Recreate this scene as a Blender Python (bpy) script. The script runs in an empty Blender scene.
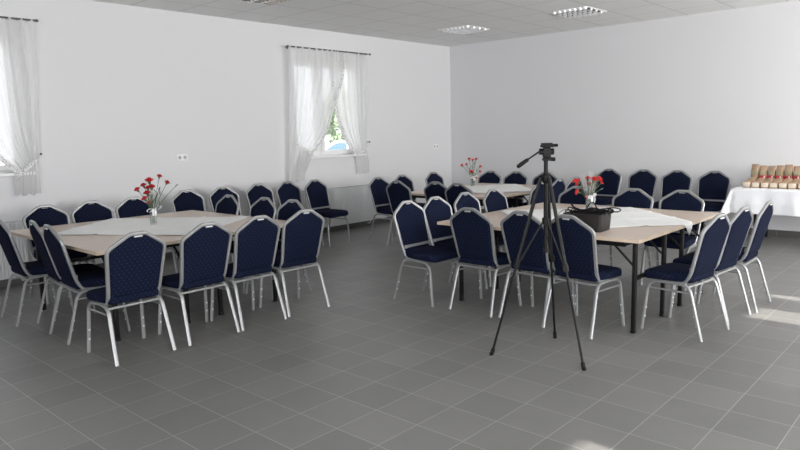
import bpy, bmesh, math, random
from mathutils import Vector, Matrix
random.seed(7)
SC = bpy.context.scene
COL = SC.collection
PI = math.pi

# ------------------------------------------------------------------ materials
def lin(r, g=None, b=None):
    if g is None: g = b = r
    f = lambda v: (v/255/12.92) if v/255 <= .04045 else ((v/255+.055)/1.055)**2.4
    return (f(r), f(g), f(b), 1)

def mat(name, col, rough=.5, metal=0., spec=.5, **kw):
    m = bpy.data.materials.new(name); m.use_nodes = True
    b = m.node_tree.nodes['Principled BSDF']
    b.inputs['Base Color'].default_value = col
    b.inputs['Roughness'].default_value = rough
    b.inputs['Metallic'].default_value = metal
    b.inputs['Specular IOR Level'].default_value = spec
    for k, v in kw.items(): b.inputs[k].default_value = v
    return m
def nd(m, t, **kw):
    n = m.node_tree.nodes.new(t)
    for k, v in kw.items(): setattr(n, k, v)
    return n
def lk(m, a, b): m.node_tree.links.new(a, b)
def bsdf(m): return m.node_tree.nodes['Principled BSDF']
def mth(m, op, a, b=None, c=None):
    n = nd(m, 'ShaderNodeMath', operation=op)
    for i, v in enumerate((a, b, c)):
        if v is None: continue
        if isinstance(v, (int, float)): n.inputs[i].default_value = v
        else: lk(m, v, n.inputs[i])
    return n.outputs[0]
def mixc(m, f, a, b):
    n = nd(m, 'ShaderNodeMix', data_type='RGBA')
    if isinstance(f, (int, float)): n.inputs[0].default_value = f
    else: lk(m, f, n.inputs[0])
    for i, v in ((6, a), (7, b)):
        if isinstance(v, tuple): n.inputs[i].default_value = v
        else: lk(m, v, n.inputs[i])
    return n.outputs[2]
def objxyz(m):
    t = nd(m, 'ShaderNodeTexCoord'); s = nd(m, 'ShaderNodeSeparateXYZ'); lk(m, t.outputs['Object'], s.inputs[0])
    return t.outputs['Object'], s.outputs[0], s.outputs[1], s.outputs[2]
def noise(m, vec, scale, detail=3, rough=.5):
    n = nd(m, 'ShaderNodeTexNoise'); lk(m, vec, n.inputs['Vector'])
    n.inputs['Scale'].default_value = scale; n.inputs['Detail'].default_value = detail; n.inputs['Roughness'].default_value = rough
    return n.outputs['Fac']
def bump(m, h, strength=.2, dist=.01):
    n = nd(m, 'ShaderNodeBump'); n.inputs['Strength'].default_value = strength; n.inputs['Distance'].default_value = dist
    lk(m, h, n.inputs['Height']); lk(m, n.outputs[0], bsdf(m).inputs['Normal'])
def grid_mask(m, x, y, x0, y0, px, py, w):
    def one(c, c0, p):
        f = mth(m, 'FRACT', mth(m, 'DIVIDE', mth(m, 'SUBTRACT', c, c0), p))
        d = mth(m, 'MINIMUM', f, mth(m, 'SUBTRACT', 1., f))
        return mth(m, 'LESS_THAN', d, w/p/2)
    return mth(m, 'MAXIMUM', one(x, x0, px), one(y, y0, py))
def cell(m, x, y, x0, y0, px, py):
    a = mth(m, 'FLOOR', mth(m, 'DIVIDE', mth(m, 'SUBTRACT', x, x0), px))
    b = mth(m, 'FLOOR', mth(m, 'DIVIDE', mth(m, 'SUBTRACT', y, y0), py))
    c = nd(m, 'ShaderNodeCombineXYZ'); lk(m, a, c.inputs[0]); lk(m, b, c.inputs[1])
    w = nd(m, 'ShaderNodeTexWhiteNoise', noise_dimensions='3D'); lk(m, c.outputs[0], w.inputs['Vector'])
    return w.outputs['Value']

M = {}
def build_materials():
    m = M['wall'] = mat('white_wall_paint', lin(219, 219, 221), .85, spec=.25)
    v, x, y, z = objxyz(m); bump(m, noise(m, v, 60, 4), .06, .004)
    m = M['ceiling'] = mat('mineral_ceiling_panels', lin(214), .9, spec=.2)
    v, x, y, z = objxyz(m)
    g = grid_mask(m, x, y, -6.68, 8.90, .64, .625, .014)
    n = noise(m, v, 90, 4)
    c = mixc(m, n, lin(226, 226, 225), lin(238, 238, 237)); lk(m, mixc(m, g, c, lin(196, 196, 195)), bsdf(m).inputs['Base Color'])
    m = M['floor'] = mat('grey_floor_tiles', lin(120), .42, spec=.45)
    v, x, y, z = objxyz(m)
    X0, Y0, P = -3.0878, 1.8906, .30115
    g = grid_mask(m, x, y, X0, Y0, P, P, .0042)
    r = cell(m, x, y, X0, Y0, P, P)
    n = noise(m, v, 3.5, 5, .6); n2 = noise(m, v, 45, 4, .6)
    f = mth(m, 'ADD', mth(m, 'MULTIPLY', r, .35), mth(m, 'ADD', mth(m, 'MULTIPLY', n, .45), mth(m, 'MULTIPLY', n2, .2)))
    c = mixc(m, f, lin(105, 105, 104), lin(130, 129, 127))
    lk(m, mixc(m, g, c, lin(160, 159, 157)), bsdf(m).inputs['Base Color'])
    lk(m, mth(m, 'ADD', mth(m, 'MULTIPLY', n2, .14), .36), bsdf(m).inputs['Roughness'])
    bump(m, mth(m, 'SUBTRACT', mth(m, 'MULTIPLY', n2, .25), mth(m, 'MULTIPLY', g, .6)), .12, .003)
    m = M['skirting'] = mat('grey_tile_skirting', lin(96, 94, 92), .45, spec=.4)
    v, x, y, z = objxyz(m)
    g = grid_mask(m, x, y, X0, Y0, P, P, .004); lk(m, mixc(m, g, lin(92, 91, 89), lin(140)), bsdf(m).inputs['Base Color'])
    m = M['fabric'] = mat('navy_dotted_fabric', lin(22, 30, 56), .9, spec=.06)
    v, x, y, z = objxyz(m)
    p = .036
    a = mth(m, 'ADD', x, z)
    u1 = mth(m, 'SUBTRACT', mth(m, 'FRACT', mth(m, 'DIVIDE', mth(m, 'ADD', a, y), p)), .5)
    u2 = mth(m, 'SUBTRACT', mth(m, 'FRACT', mth(m, 'DIVIDE', mth(m, 'SUBTRACT', a, y), p)), .5)
    d = mth(m, 'SQRT', mth(m, 'ADD', mth(m, 'MULTIPLY', u1, u1), mth(m, 'MULTIPLY', u2, u2)))
    dot = mth(m, 'LESS_THAN', d, .12)
    n = noise(m, v, 130, 3)
    base = mixc(m, n, lin(15, 20, 36), lin(22, 28, 50))
    lk(m, mixc(m, dot, base, lin(54, 58, 78)), bsdf(m).inputs['Base Color'])
    bump(m, noise(m, v, 420, 2), .25, .002)
    m = M['silver'] = mat('silver_painted_steel', lin(160, 161, 162), .4, .55, .5)
    v, x, y, z = objxyz(m); bump(m, noise(m, v, 160, 3), .12, .002)
    M['dot'] = mat('white_bumper_plastic', lin(235), .5)
    M['grip'] = mat('bright_steel_grip', lin(205), .35, .3)  # paler than the frame: the gleam at the crown is put into its colour
    M['black'] = mat('black_powder_coat', lin(14, 14, 15), .45, 0, .3)
    m = M['beech'] = mat('pale_beech_laminate', lin(214, 196, 182), .35, spec=.45)
    v, x, y, z = objxyz(m)
    mp = nd(m, 'ShaderNodeMapping'); mp.inputs['Scale'].default_value = (1.2, 22, 1); lk(m, v, mp.inputs[0])
    n = noise(m, mp.outputs[0], 3, 5, .6)
    lk(m, mixc(m, n, lin(198, 180, 166), lin(224, 208, 195)), bsdf(m).inputs['Base Color'])
    M['edge'] = mat('beech_edge_band', lin(205, 186, 165), .4)
    m = M['cloth'] = mat('white_woven_tablecloth', lin(244, 245, 244), .8, spec=.2)
    v, x, y, z = objxyz(m)
    w = nd(m, 'ShaderNodeTexWave', wave_type='BANDS'); lk(m, v, w.inputs[0]); w.inputs['Scale'].default_value = 60; w.inputs['Distortion'].default_value = 2
    n = noise(m, v, 120, 3); bump(m, mth(m, 'ADD', w.outputs['Fac'], n), .15, .002)
    m = M['satin'] = mat('white_draped_cloth', lin(238, 239, 243), .6, spec=.3)
    v, x, y, z = objxyz(m); bump(m, noise(m, v, 7, 3), .25, .03)
    M['plastic'] = mat('white_plastic', lin(238), .35)
    M['radiator'] = mat('white_radiator_enamel', lin(206, 207, 208), .4)
    M['darkmetal'] = mat('dark_curtain_rail', lin(104, 102, 102), .4, .5)
    M['socket_hole'] = mat('grey_socket_recess', lin(176), .5)
    # sheer curtain
    m = M['sheer'] = bpy.data.materials.new('white_sheer_voile'); m.use_nodes = True
    nt = m.node_tree; nt.nodes.remove(bsdf(m)); out = nt.nodes['Material Output']
    d = nd(m, 'ShaderNodeBsdfDiffuse'); d.inputs[0].default_value = lin(245)
    t = nd(m, 'ShaderNodeBsdfTranslucent'); t.inputs[0].default_value = lin(246)
    tr = nd(m, 'ShaderNodeBsdfTransparent')
    a = nd(m, 'ShaderNodeMixShader'); a.inputs[0].default_value = .5; lk(m, d.outputs[0], a.inputs[1]); lk(m, t.outputs[0], a.inputs[2])
    b = nd(m, 'ShaderNodeMixShader'); b.inputs[0].default_value = .17; lk(m, a.outputs[0], b.inputs[1]); lk(m, tr.outputs[0], b.inputs[2])
    lk(m, b.outputs[0], out.inputs[0])
    # lace edge: small holes and grey thread
    m = M['lace'] = bpy.data.materials.new('grey_dotted_lace'); m.use_nodes = True
    nt = m.node_tree; P_ = bsdf(m); out = nt.nodes['Material Output']; P_.inputs['Roughness'].default_value = .9
    v, x, y, z = objxyz(m)
    vo = nd(m, 'ShaderNodeTexVoronoi'); lk(m, v, vo.inputs['Vector']); vo.inputs['Scale'].default_value = 52
    f = mth(m, 'LESS_THAN', vo.outputs['Distance'], .40)
    lk(m, mixc(m, f, lin(236), lin(168, 168, 170)), P_.inputs['Base Color'])
    tr = nd(m, 'ShaderNodeBsdfTransparent'); b = nd(m, 'ShaderNodeMixShader'); b.inputs[0].default_value = .2
    lk(m, P_.outputs[0], b.inputs[1]); lk(m, tr.outputs[0], b.inputs[2]); lk(m, b.outputs[0], out.inputs[0])
    # thin window glass
    m = M['pane'] = bpy.data.materials.new('clear_window_glass'); m.use_nodes = True
    nt = m.node_tree; nt.nodes.remove(bsdf(m)); out = nt.nodes['Material Output']
    tr = nd(m, 'ShaderNodeBsdfTransparent'); g = nd(m, 'ShaderNodeBsdfGlossy'); g.inputs['Roughness'].default_value = .02
    fr = nd(m, 'ShaderNodeFresnel'); fr.inputs[0].default_value = 1.3
    b = nd(m, 'ShaderNodeMixShader'); lk(m, fr.outputs[0], b.inputs[0]); lk(m, tr.outputs[0], b.inputs[1]); lk(m, g.outputs[0], b.inputs[2]); lk(m, b.outputs[0], out.inputs[0])
    M['glass'] = mat('vase_glass', (.93, .97, .95, 1), .03, spec=.5, **{'Transmission Weight': .9, 'IOR': 1.35})
    M['stem'] = mat('green_stem', lin(74, 96, 66), .6)
    M['leaf'] = mat('grey_green_leaf', lin(96, 116, 88), .6)
    M['red'] = mat('red_carnation_petals', lin(206, 34, 44), .7)
    M['coral'] = mat('coral_red_petals', lin(232, 62, 62), .7)
    M['bow'] = mat('white_ribbon', lin(240), .6)
    m = M['wrap'] = bpy.data.materials.new('clear_cellophane'); m.use_nodes = True
    nt = m.node_tree; nt.nodes.remove(bsdf(m)); out = nt.nodes['Material Output']
    tr = nd(m, 'ShaderNodeBsdfTransparent'); g = nd(m, 'ShaderNodeBsdfGlossy'); g.inputs['Roughness'].default_value = .15
    b = nd(m, 'ShaderNodeMixShader'); b.inputs[0].default_value = .13; lk(m, tr.outputs[0], b.inputs[1]); lk(m, g.outputs[0], b.inputs[2]); lk(m, b.outputs[0], out.inputs[0])
    m = M['wicker'] = mat('dark_woven_basket', lin(48, 42, 40), .55)
    v, x, y, z = objxyz(m)
    ck = nd(m, 'ShaderNodeTexChecker'); lk(m, v, ck.inputs[0]); ck.inputs['Scale'].default_value = 110
    lk(m, mixc(m, ck.outputs['Fac'], lin(20, 19, 19), lin(40, 37, 36)), bsdf(m).inputs['Base Color']); bump(m, ck.outputs['Fac'], .5, .004)
    M['rubber'] = mat('black_rubber', lin(13, 13, 14), .6, 0, .25)
    M['tripod'] = mat('black_anodised_tube', lin(12, 12, 13), .5, .0, .25)
    M['tripodgrey'] = mat('dark_grey_plastic', lin(18, 18, 19), .55, 0, .25)
    m = M['paper'] = mat('brown_kraft_paper', lin(186, 152, 118), .8)
    v, x, y, z = objxyz(m); n = noise(m, v, 26, 4, .6)
    lk(m, mixc(m, n, lin(148, 120, 96), lin(186, 158, 132)), bsdf(m).inputs['Base Color']); bump(m, n, .5, .012)
    M['label'] = mat('cream_paper_label', lin(226, 212, 194), .7)
    M['greylabel'] = mat('faded_green_label', lin(158, 150, 124), .7)
    M['redlabel'] = mat('red_paper_band', lin(168, 44, 62), .7)
    M['louvre'] = mat('mirror_louvre_aluminium', lin(246), .2, 1.)
    M['tube'] = mat('white_fluorescent_tube', lin(245), .3, **{'Emission Color': (1, 1, 1, 1), 'Emission Strength': 2.2})
    M['lampbody'] = mat('white_lamp_housing', lin(240), .4)
    m = M['ground'] = mat('outdoor_asphalt', lin(150, 148, 144), .9)
    v, x, y, z = objxyz(m); n = noise(m, v, 2, 5); lk(m, mixc(m, n, lin(130), lin(165, 163, 158)), bsdf(m).inputs['Base Color'])
    M['carwhite'] = mat('white_car_paint', lin(240), .25)
    M['carglass'] = mat('blue_tinted_car_glass', lin(84, 108, 128), .1)
    M['foliage'] = mat('green_leaves', lin(132, 150, 124), .7)
    M['bark'] = mat('brown_bark', lin(90, 74, 60), .9)
build_materials()

# ------------------------------------------------------------------ mesh helpers
def finish(bm, ang=38):
    bm.normal_update()
    for f in bm.faces: f.smooth = True
    for e in bm.edges:
        if len(e.link_faces) == 2:
            try: a = e.calc_face_angle()
            except Exception: a = PI
            e.smooth = a < math.radians(ang)
        else: e.smooth = True
def obj(name, bm, mats, parent=None, ang=38, recalc=True):
    if recalc: bmesh.ops.recalc_face_normals(bm, faces=bm.faces[:])
    finish(bm, ang)
    me = bpy.data.meshes.new(name); bm.to_mesh(me); bm.free()
    for m in (mats if isinstance(mats, (list, tuple)) else [mats]): me.materials.append(M[m])
    o = bpy.data.objects.new(name, me); COL.objects.link(o)
    if parent is not None: o.parent = parent
    return o
def tag(o, label, cat, group=None, kind=None):
    o['label'] = label; o['category'] = cat
    if group: o['group'] = group
    if kind: o['kind'] = kind
    return o
def thing(name, label, cat, loc=(0, 0, 0), rz=0, group=None, kind=None):
    o = bpy.data.objects.new(name, None); COL.objects.link(o); o.empty_display_size = .1
    o.location = loc; o.rotation_euler = (0, 0, rz)
    return tag(o, label, cat, group, kind)
def struct(name, bm, mats, label, cat, parent=None):
    o = obj(name, bm, mats, parent)
    for p in o.data.polygons: p.use_smooth = False
    o['kind'] = 'structure'; o['label'] = label; o['category'] = cat
    return o
def dup(root, loc, rz, label, group=None, name=None):
    r = root.copy(); COL.objects.link(r); r.location = loc; r.rotation_euler = (0, 0, rz); r['label'] = label
    if group: r['group'] = group
    for ch in list(root.children):
        c = ch.copy(); COL.objects.link(c); c.parent = r
        for g in list(ch.children):
            d = g.copy(); COL.objects.link(d); d.parent = c
    return r
def box(bm, x0, x1, y0, y1, z0, z1, mi=0, bev=0, mtx=None):
    r = bmesh.ops.create_cube(bm, size=1)
    vs = r['verts']
    for v in vs: v.co = Vector(((x0+x1)/2 + v.co.x*(x1-x0), (y0+y1)/2 + v.co.y*(y1-y0), (z0+z1)/2 + v.co.z*(z1-z0)))
    fs = set(f for v in vs for f in v.link_faces)
    for f in fs: f.material_index = mi
    if bev:
        es = list(set(e for v in vs for e in v.link_edges))
        rr = bmesh.ops.bevel(bm, geom=es, offset=bev, segments=2, affect='EDGES', profile=.5)
        vs = list(set(v for f in rr['faces'] for v in f.verts) | set(v for v in vs if v.is_valid))
        for f in rr['faces']: f.material_index = mi
    if mtx is not None:
        for v in vs: v.co = mtx @ v.co
    return vs
def fillet(pts, rads, seg=5):
    out = [Vector(pts[0])]
    for i in range(1, len(pts)-1):
        p, a, b = Vector(pts[i]), Vector(pts[i-1]), Vector(pts[i+1])
        r = rads[i-1] if isinstance(rads, (list, tuple)) else rads
        u, w = (a-p), (b-p)
        r = min(r, u.length*.48, w.length*.48)
        if r < 1e-4: out.append(p); continue
        s, e = p+u.normalized()*r, p+w.normalized()*r
        for k in range(seg+1):
            t = k/seg; out.append((1-t)**2*s + 2*t*(1-t)*p + t*t*e)
    out.append(Vector(pts[-1])); return out
def sweep(bm, pts, a, b=None, ref=(1, 0, 0), n=8, closed=False, mi=0, rr=None, pw=1.):
    b = a if b is None else b
    pts = [Vector(p) for p in pts]; N = len(pts); rings = []
    T = []
    for i in range(N):
        if closed: t = pts[(i+1) % N]-pts[i-1]
        else: t = pts[min(i+1, N-1)]-pts[max(i-1, 0)]
        T.append(t.normalized())
    nrm = Vector(ref); nrm = (nrm - T[0]*nrm.dot(T[0]))
    if nrm.length < 1e-4: nrm = T[0].orthogonal()
    nrm.normalize()
    for i in range(N):
        if i:
            q = T[i-1].rotation_difference(T[i]); nrm = q @ nrm
            nrm = (nrm - T[i]*nrm.dot(T[i])).normalized()
        bi = T[i].cross(nrm)
        s = rr[i] if rr else 1
        ring = []
        for k in range(n):
            th = 2*PI*(k+.5)/n; c_, s_ = math.cos(th), math.sin(th)
            if pw != 1.: c_ = math.copysign(abs(c_)**pw, c_); s_ = math.copysign(abs(s_)**pw, s_)
            ring.append(bm.verts.new(pts[i] + nrm*(a*s*c_) + bi*(b*s*s_)))
        rings.append(ring)
    for i in range(N if closed else N-1):
        r0, r1 = rings[i], rings[(i+1) % N]
        for k in range(n):
            f = bm.faces.new((r0[k], r0[(k+1) % n], r1[(k+1) % n], r1[k])); f.material_index = mi
    if not closed:
        bm.faces.new(rings[0][::-1]).material_index = mi; bm.faces.new(rings[-1]).material_index = mi
    return rings
def loft(bm, rings, cap=True, mi=0):
    R = [[bm.verts.new(p) for p in r] for r in rings]
    n = len(R[0])
    for i in range(len(R)-1):
        for k in range(n): bm.faces.new((R[i][k], R[i][(k+1) % n], R[i+1][(k+1) % n], R[i+1][k])).material_index = mi
    if cap:
        bm.faces.new(R[0][::-1]).material_index = mi; bm.faces.new(R[-1]).material_index = mi
    return R
def lathe(bm, prof, c=(0, 0, 0), n=20, mi=0, cap=True):
    rings = [[(c[0]+r*math.cos(2*PI*k/n), c[1]+r*math.sin(2*PI*k/n), c[2]+z) for k in range(n)] for r, z in prof]
    return loft(bm, rings, cap, mi)
def cyl(bm, p, q, r, n=10, mi=0): return sweep(bm, [p, q], r, n=n, mi=mi)

# ------------------------------------------------------------------ room (camera stands at x = y = 0)
XL, XR, YB, YF, ZC = -7.85, 3.3, 10.14, -3.6, 3.135
def wall_with_holes(axis, a0, a1, lo, hi, holes):
    # slab between a0..a1 on its thin axis, lo..hi along the wall, holes = (s0, s1, z0, z1)
    bm = bmesh.new()
    S = sorted(set([lo, hi] + [h[0] for h in holes] + [h[1] for h in holes])); Z = sorted(set([0, ZC] + [h[2] for h in holes] + [h[3] for h in holes]))
    for i in range(len(S)-1):
        for j in range(len(Z)-1):
            s, z = (S[i]+S[i+1])/2, (Z[j]+Z[j+1])/2
            if any(h[0] < s < h[1] and h[2] < z < h[3] for h in holes): continue
            if axis == 'x': box(bm, a0, a1, S[i], S[i+1], Z[j], Z[j+1])
            else: box(bm, S[i], S[i+1], a0, a1, Z[j], Z[j+1])
    bmesh.ops.remove_doubles(bm, verts=bm.verts[:], dist=1e-5)
    # drop the inner faces shared by neighbouring blocks
    seen = {}
    for f in bm.faces: seen.setdefault(tuple(sorted(v.index for v in f.verts)), []).append(f)
    bm.verts.index_update(); seen = {}
    for f in bm.faces: seen.setdefault(tuple(sorted(v.index for v in f.verts)), []).append(f)
    kill = [f for fs in seen.values() if len(fs) > 1 for f in fs]
    bmesh.ops.delete(bm, geom=kill, context='FACES_ONLY')
    return bm
W2 = (6.33, 7.76, 1.19, 2.70); DY = -5.13
W1 = (W2[0]+DY, W2[1]+DY, W2[2], W2[3])
RW = [(8.3, 9.5, .75, 2.62), (6.27, 6.62, .75, 2.62), (5.48, 6.06, .75, 2.62), (2.29, 2.90, .75, 2.62), (1.4, 2.1, .75, 2.62)]  # unseen side windows, openings added and shaped for daylight and sun patches
FW = [(.9, 2.7, .9, 2.6)]  # unseen opening added in the front wall to light the room
struct('wall_left', wall_with_holes('x', XL-.32, XL, YF, YB, [W1, W2]), 'wall', 'white wall with the two curtained windows and the radiators', 'wall')
struct('wall_right', wall_with_holes('x', XR, XR+.32, YF, YB, RW), 'wall', 'white sunny side wall opposite the curtained windows', 'wall')
bm = bmesh.new(); box(bm, XL-.32, XR+.32, YB, YB+.25, 0, ZC)
struct('wall_back', bm, 'wall', 'plain white wall behind the paper bags and the row of chairs', 'wall')
struct('wall_front', wall_with_holes('y', YF-.32, YF, XL-.32, XR+.32, FW), 'wall', 'plain white wall behind the viewer', 'wall')
bm = bmesh.new(); box(bm, XL-.32, XR+.32, YF-.32, YB+.25, -.12, 0)
struct('floor', bm, 'floor', 'grey square tiled floor with pale grout lines', 'floor')
bm = bmesh.new(); box(bm, XL-.32, XR+.32, YF-.32, YB+.25, ZC, ZC+.15)
struct('ceiling', bm, 'ceiling', 'pale grey suspended ceiling of square panels', 'ceiling')
bm = bmesh.new(); box(bm, XL, XL+.012, YF, YB, 0, .088, bev=.002)
struct('baseboard_left', bm, 'skirting', 'dark grey tile skirting below the curtained windows', 'baseboard')
bm = bmesh.new(); box(bm, XL+.012, XR, YB-.012, YB, 0, .088, bev=.002)
struct('baseboard_back', bm, 'skirting', 'dark grey tile skirting behind the bag table', 'baseboard')

def pvc_window(name, y0, y1, z0, z1, xin, mull, label, side=-1):
    # side -1: wall on the left (room towards +x)
    t = bpy.data.objects.new(name, None); COL.objects.link(t); t['kind'] = 'structure'; t['label'] = label; t['category'] = 'window'
    s = -side
    xf = xin - s*.15
    X = lambda d0, d1: (min(xf+s*d0, xf+s*d1), max(xf+s*d0, xf+s*d1))
    bm = bmesh.new(); a, b = X(-.03, .03); w = .05
    box(bm, a, b, y0, y1, z0, z0+w, bev=.004); box(bm, a, b, y0, y1, z1-w, z1, bev=.004)
    box(bm, a, b, y0, y0+w, z0+w, z1-w, bev=.004); box(bm, a, b, y1-w, y1, z0+w, z1-w, bev=.004)
    if mull: box(bm, a, b, mull-.03, mull+.03, z0+w, z1-w, bev=.004)
    obj('window_frame', bm, 'plastic', t)
    for (p, q) in (((y0+w, mull-.03), (mull+.03, y1-w)) if mull else ((y0+w, y1-w),)):
        bm = bmesh.new(); a, b = X(-.01, .055); v = .06
        box(bm, a, b, p, q, z0+w, z0+w+v, bev=.006); box(bm, a, b, p, q, z1-w-v, z1-w, bev=.006)
        box(bm, a, b, p, p+v, z0+w+v, z1-w-v, bev=.006); box(bm, a, b, q-v, q, z0+w+v, z1-w-v, bev=.006)
        sh = obj('sash', bm, 'plastic', t)
        bm = bmesh.new(); a, b = X(.018, .024); box(bm, a, b, p+v-.01, q-v+.01, z0+w+v-.01, z1-w-v+.01)
        obj('pane', bm, 'pane', sh)
    bm = bmesh.new(); a, b = X(.055, .085); zc = z0+.55
    if not mull: mull = y0+w-.03
    box(bm, a, b, mull+.04, mull+.075, zc-.05, zc+.03, bev=.006); a, b = X(.08, .098); box(bm, a, b, mull+.045, mull+.07, zc-.12, zc+.01, bev=.005)
    obj('window_handle', bm, 'plastic', t)
    bm = bmesh.new(); a, b = X(.03, .205); box(bm, a, b, y0-.03 if False else y0+.001, y1-.001, z0+.001, z0+.03, bev=.006)
    a, b = X(.151, .215); box(bm, a, b, y0-.02, y1+.02, z0-.004, z0+.03, bev=.006)
    obj('window_sill', bm, 'plastic', t)
    return t
pvc_window('window_1', *W1, XL, W1[0]+.58, 'white window behind the sheer curtain at the left edge')
pvc_window('window_2', *W2, XL, W2[0]+.58, 'white window between the pair of tied back curtains')
for i, h in enumerate(RW): pvc_window('window_%d' % (i+3), *h, XR, (h[0]+h[1])/2+.08 if h[1]-h[0] > 1 else None, 'white window in the sunny side wall', side=1)

# ceiling lights --------------------------------------------------
def ceiling_light(x0, y0, label):
    L = .60; h = .05
    t = thing('ceiling_light', label, 'ceiling light', (x0+L/2, y0+L/2, ZC), 0, 'louvred panel lights in the ceiling')
    bm = bmesh.new(); a = L/2
    for (p, q, r, s) in ((-a, a, -a, -a+.012), (-a, a, a-.012, a), (-a, -a+.012, -a+.012, a-.012), (a-.012, a, -a+.012, a-.012)): box(bm, p, q, r, s, -.010, -.001, bev=.002)
    box(bm, -a+.02, a-.02, -a+.02, a-.02, -.004, -.001)
    obj('frame', bm, 'lampbody', t)
    for k in range(4):
        y = -a+.075+.15*k
        bm = bmesh.new(); cyl(bm, (-a+.04, y, -.012), (a-.04, y, -.012), .008, 8); obj('tube', bm, 'tube', t)
    bm = bmesh.new()
    for k in range(1, 4):
        y = -a+.15*k
        loft(bm, [[(x, y-.040, -.008), (x, y+.040, -.008), (x, y+.004, -.036), (x, y-.004, -.036)] for x in (-a+.02, a-.02)])
    for k in range(1, 8):
        x = -a+L*k/8
        loft(bm, [[(x-.026, y, -.010), (x+.026, y, -.010), (x+.003, y, -.034), (x-.003, y, -.034)] for y in (-a+.02, a-.02)])
    obj('louvre', bm, 'louvre', t)
ceiling_light(-6.68, 8.305, 'louvred square ceiling light closest to the room corner')
ceiling_light(-4.74, 8.285, 'louvred square ceiling light above the far table, further from the corner')
ceiling_light(-6.68, 4.46, 'louvred square ceiling light cut off by the top edge above the window wall')

# radiators -------------------------------------------------------
def radiator(y0, y1, label):
    x0 = XL+.03; x1 = XL+.115; z0, z1 = .10, .70
    t = thing('radiator', label, 'radiator', (x0, (y0+y1)/2, 0), 0, 'panel radiators on the window wall')
    L = (y1-y0)/2; d = x1-x0
    bm = bmesh.new(); n = int((y1-y0)/.033)
    prof = []
    for i in range(n*4+1):
        y = -L + (2*L)*i/(n*4); k = i % 4
        prof.append((d-(.011 if k in (0, 1) else 0.0), y))
    pts = prof + [(d-.02, L), (d-.02, -L)]
    loft(bm, [[(p[0], p[1], z) for p in pts] for z in (z0+.02, z1-.02)])
    box(bm, 0.02, d-.004, -L, L, z1-.02, z1-.004); box(bm, .02, d-.004, -L, L, z0, z0+.02)
    box(bm, 0.0, .02, -L, L, z0+.01, z1-.02)
    obj('panel', bm, 'radiator', t)
    bm = bmesh.new()
    for i in range(int(2*L/.022)):
        y = -L+.02+i*.022
        if y < L-.02: box(bm, .03, d-.014, y, y+.011, z1-.004, z1+.003)
    obj('grille', bm, 'socket_hole', t)
    for s in (-1, 1):
        bm = bmesh.new(); box(bm, .0, d-.002, s*(L+.004)-.004, s*(L+.004)+.004, z0, z1, bev=.002); obj('side_cover', bm, 'radiator', t)
    bm = bmesh.new()
    for y in (-L*.6, L*.6): box(bm, -.028, 0.0, y-.02, y+.02, .2, .6)
    obj('bracket', bm, 'radiator', t)
    bm = bmesh.new(); sweep(bm, fillet([(.05, L-.05, z0), (.05, L-.05, .05), (-.017, L-.05, .05)], .03), .009); obj('pipe', bm, 'radiator', t)
radiator(.95, 2.47, 'white panel radiator behind the chairs at the left edge of the picture')
radiator(6.2, 7.84, 'white panel radiator below the window with the pair of curtains')

# sockets ---------------------------------------------------------
def socket(y, z, label):
    t = thing('wall_socket', label, 'wall socket', (XL, y, z), 0, 'double sockets on the window wall')
    bm = bmesh.new(); box(bm, .0005, .011, -.078, .078, -.042, .042, bev=.004); obj('cover_plate', bm, 'plastic', t)
    for s in (-1, 1):
        bm = bmesh.new()
        rings = [[(x, s*.037+r*math.cos(2*PI*k/16), r*math.sin(2*PI*k/16)) for k in range(16)] for x, r in ((.0105, .024), (.0135, .023), (.0135, .019), (.0115, .018))]
        loft(bm, rings); obj('outlet', bm, 'socket_hole', t)
socket(4.446, 1.296, 'white double wall socket above the chairs left of the window')
socket(9.66, 1.275, 'white double wall socket near the room corner')

# curtains --------------------------------------------------------
ROD_Z = 2.828; ROD_X = XL+.11
def curtain_rod(y0, y1, label):
    t = thing('curtain_rod', label, 'curtain rod', (ROD_X, (y0+y1)/2, ROD_Z), 0, 'dark curtain rods')
    L = (y1-y0)/2
    bm = bmesh.new(); cyl(bm, (0, -L+.03, 0), (0, L-.03, 0), .0105, 12); obj('rod', bm, 'darkmetal', t)
    for s in (-1, 1):
        bm = bmesh.new(); bmesh.ops.create_uvsphere(bm, u_segments=12, v_segments=8, radius=.017)
        for v in bm.verts: v.co = Vector((v.co.x, v.co.y*1.2+s*(L-.025), v.co.z))
        obj('finial', bm, 'darkmetal', t)
        bm = bmesh.new(); cyl(bm, (-.109, s*(L-.1), 0), (0, s*(L-.1), 0), .008); lathe_r = [[(x, s*(L-.1)+r*math.cos(2*PI*k/12), r*math.sin(2*PI*k/12)) for k in range(12)] for x, r in ((-.1095, .025), (-.10, .025))]
        loft(bm, lathe_r); obj('bracket', bm, 'darkmetal', t)
    n = 16
    for k in range(n):
        y = -L+.12+(2*L-.24)*k/(n-1)
        bm = bmesh.new(); sweep(bm, [(.016*math.cos(2*PI*j/12), y, .016*math.sin(2*PI*j/12)-.004) for j in range(12)], .0022, n=6, closed=True, ref=(0, 1, 0)); obj('ring', bm, 'darkmetal', t)
curtain_rod(6.15, 7.89, 'dark curtain rod above the pair of curtains')
curtain_rod(1.08, 2.82, 'dark curtain rod at the left edge of the picture')

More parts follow.
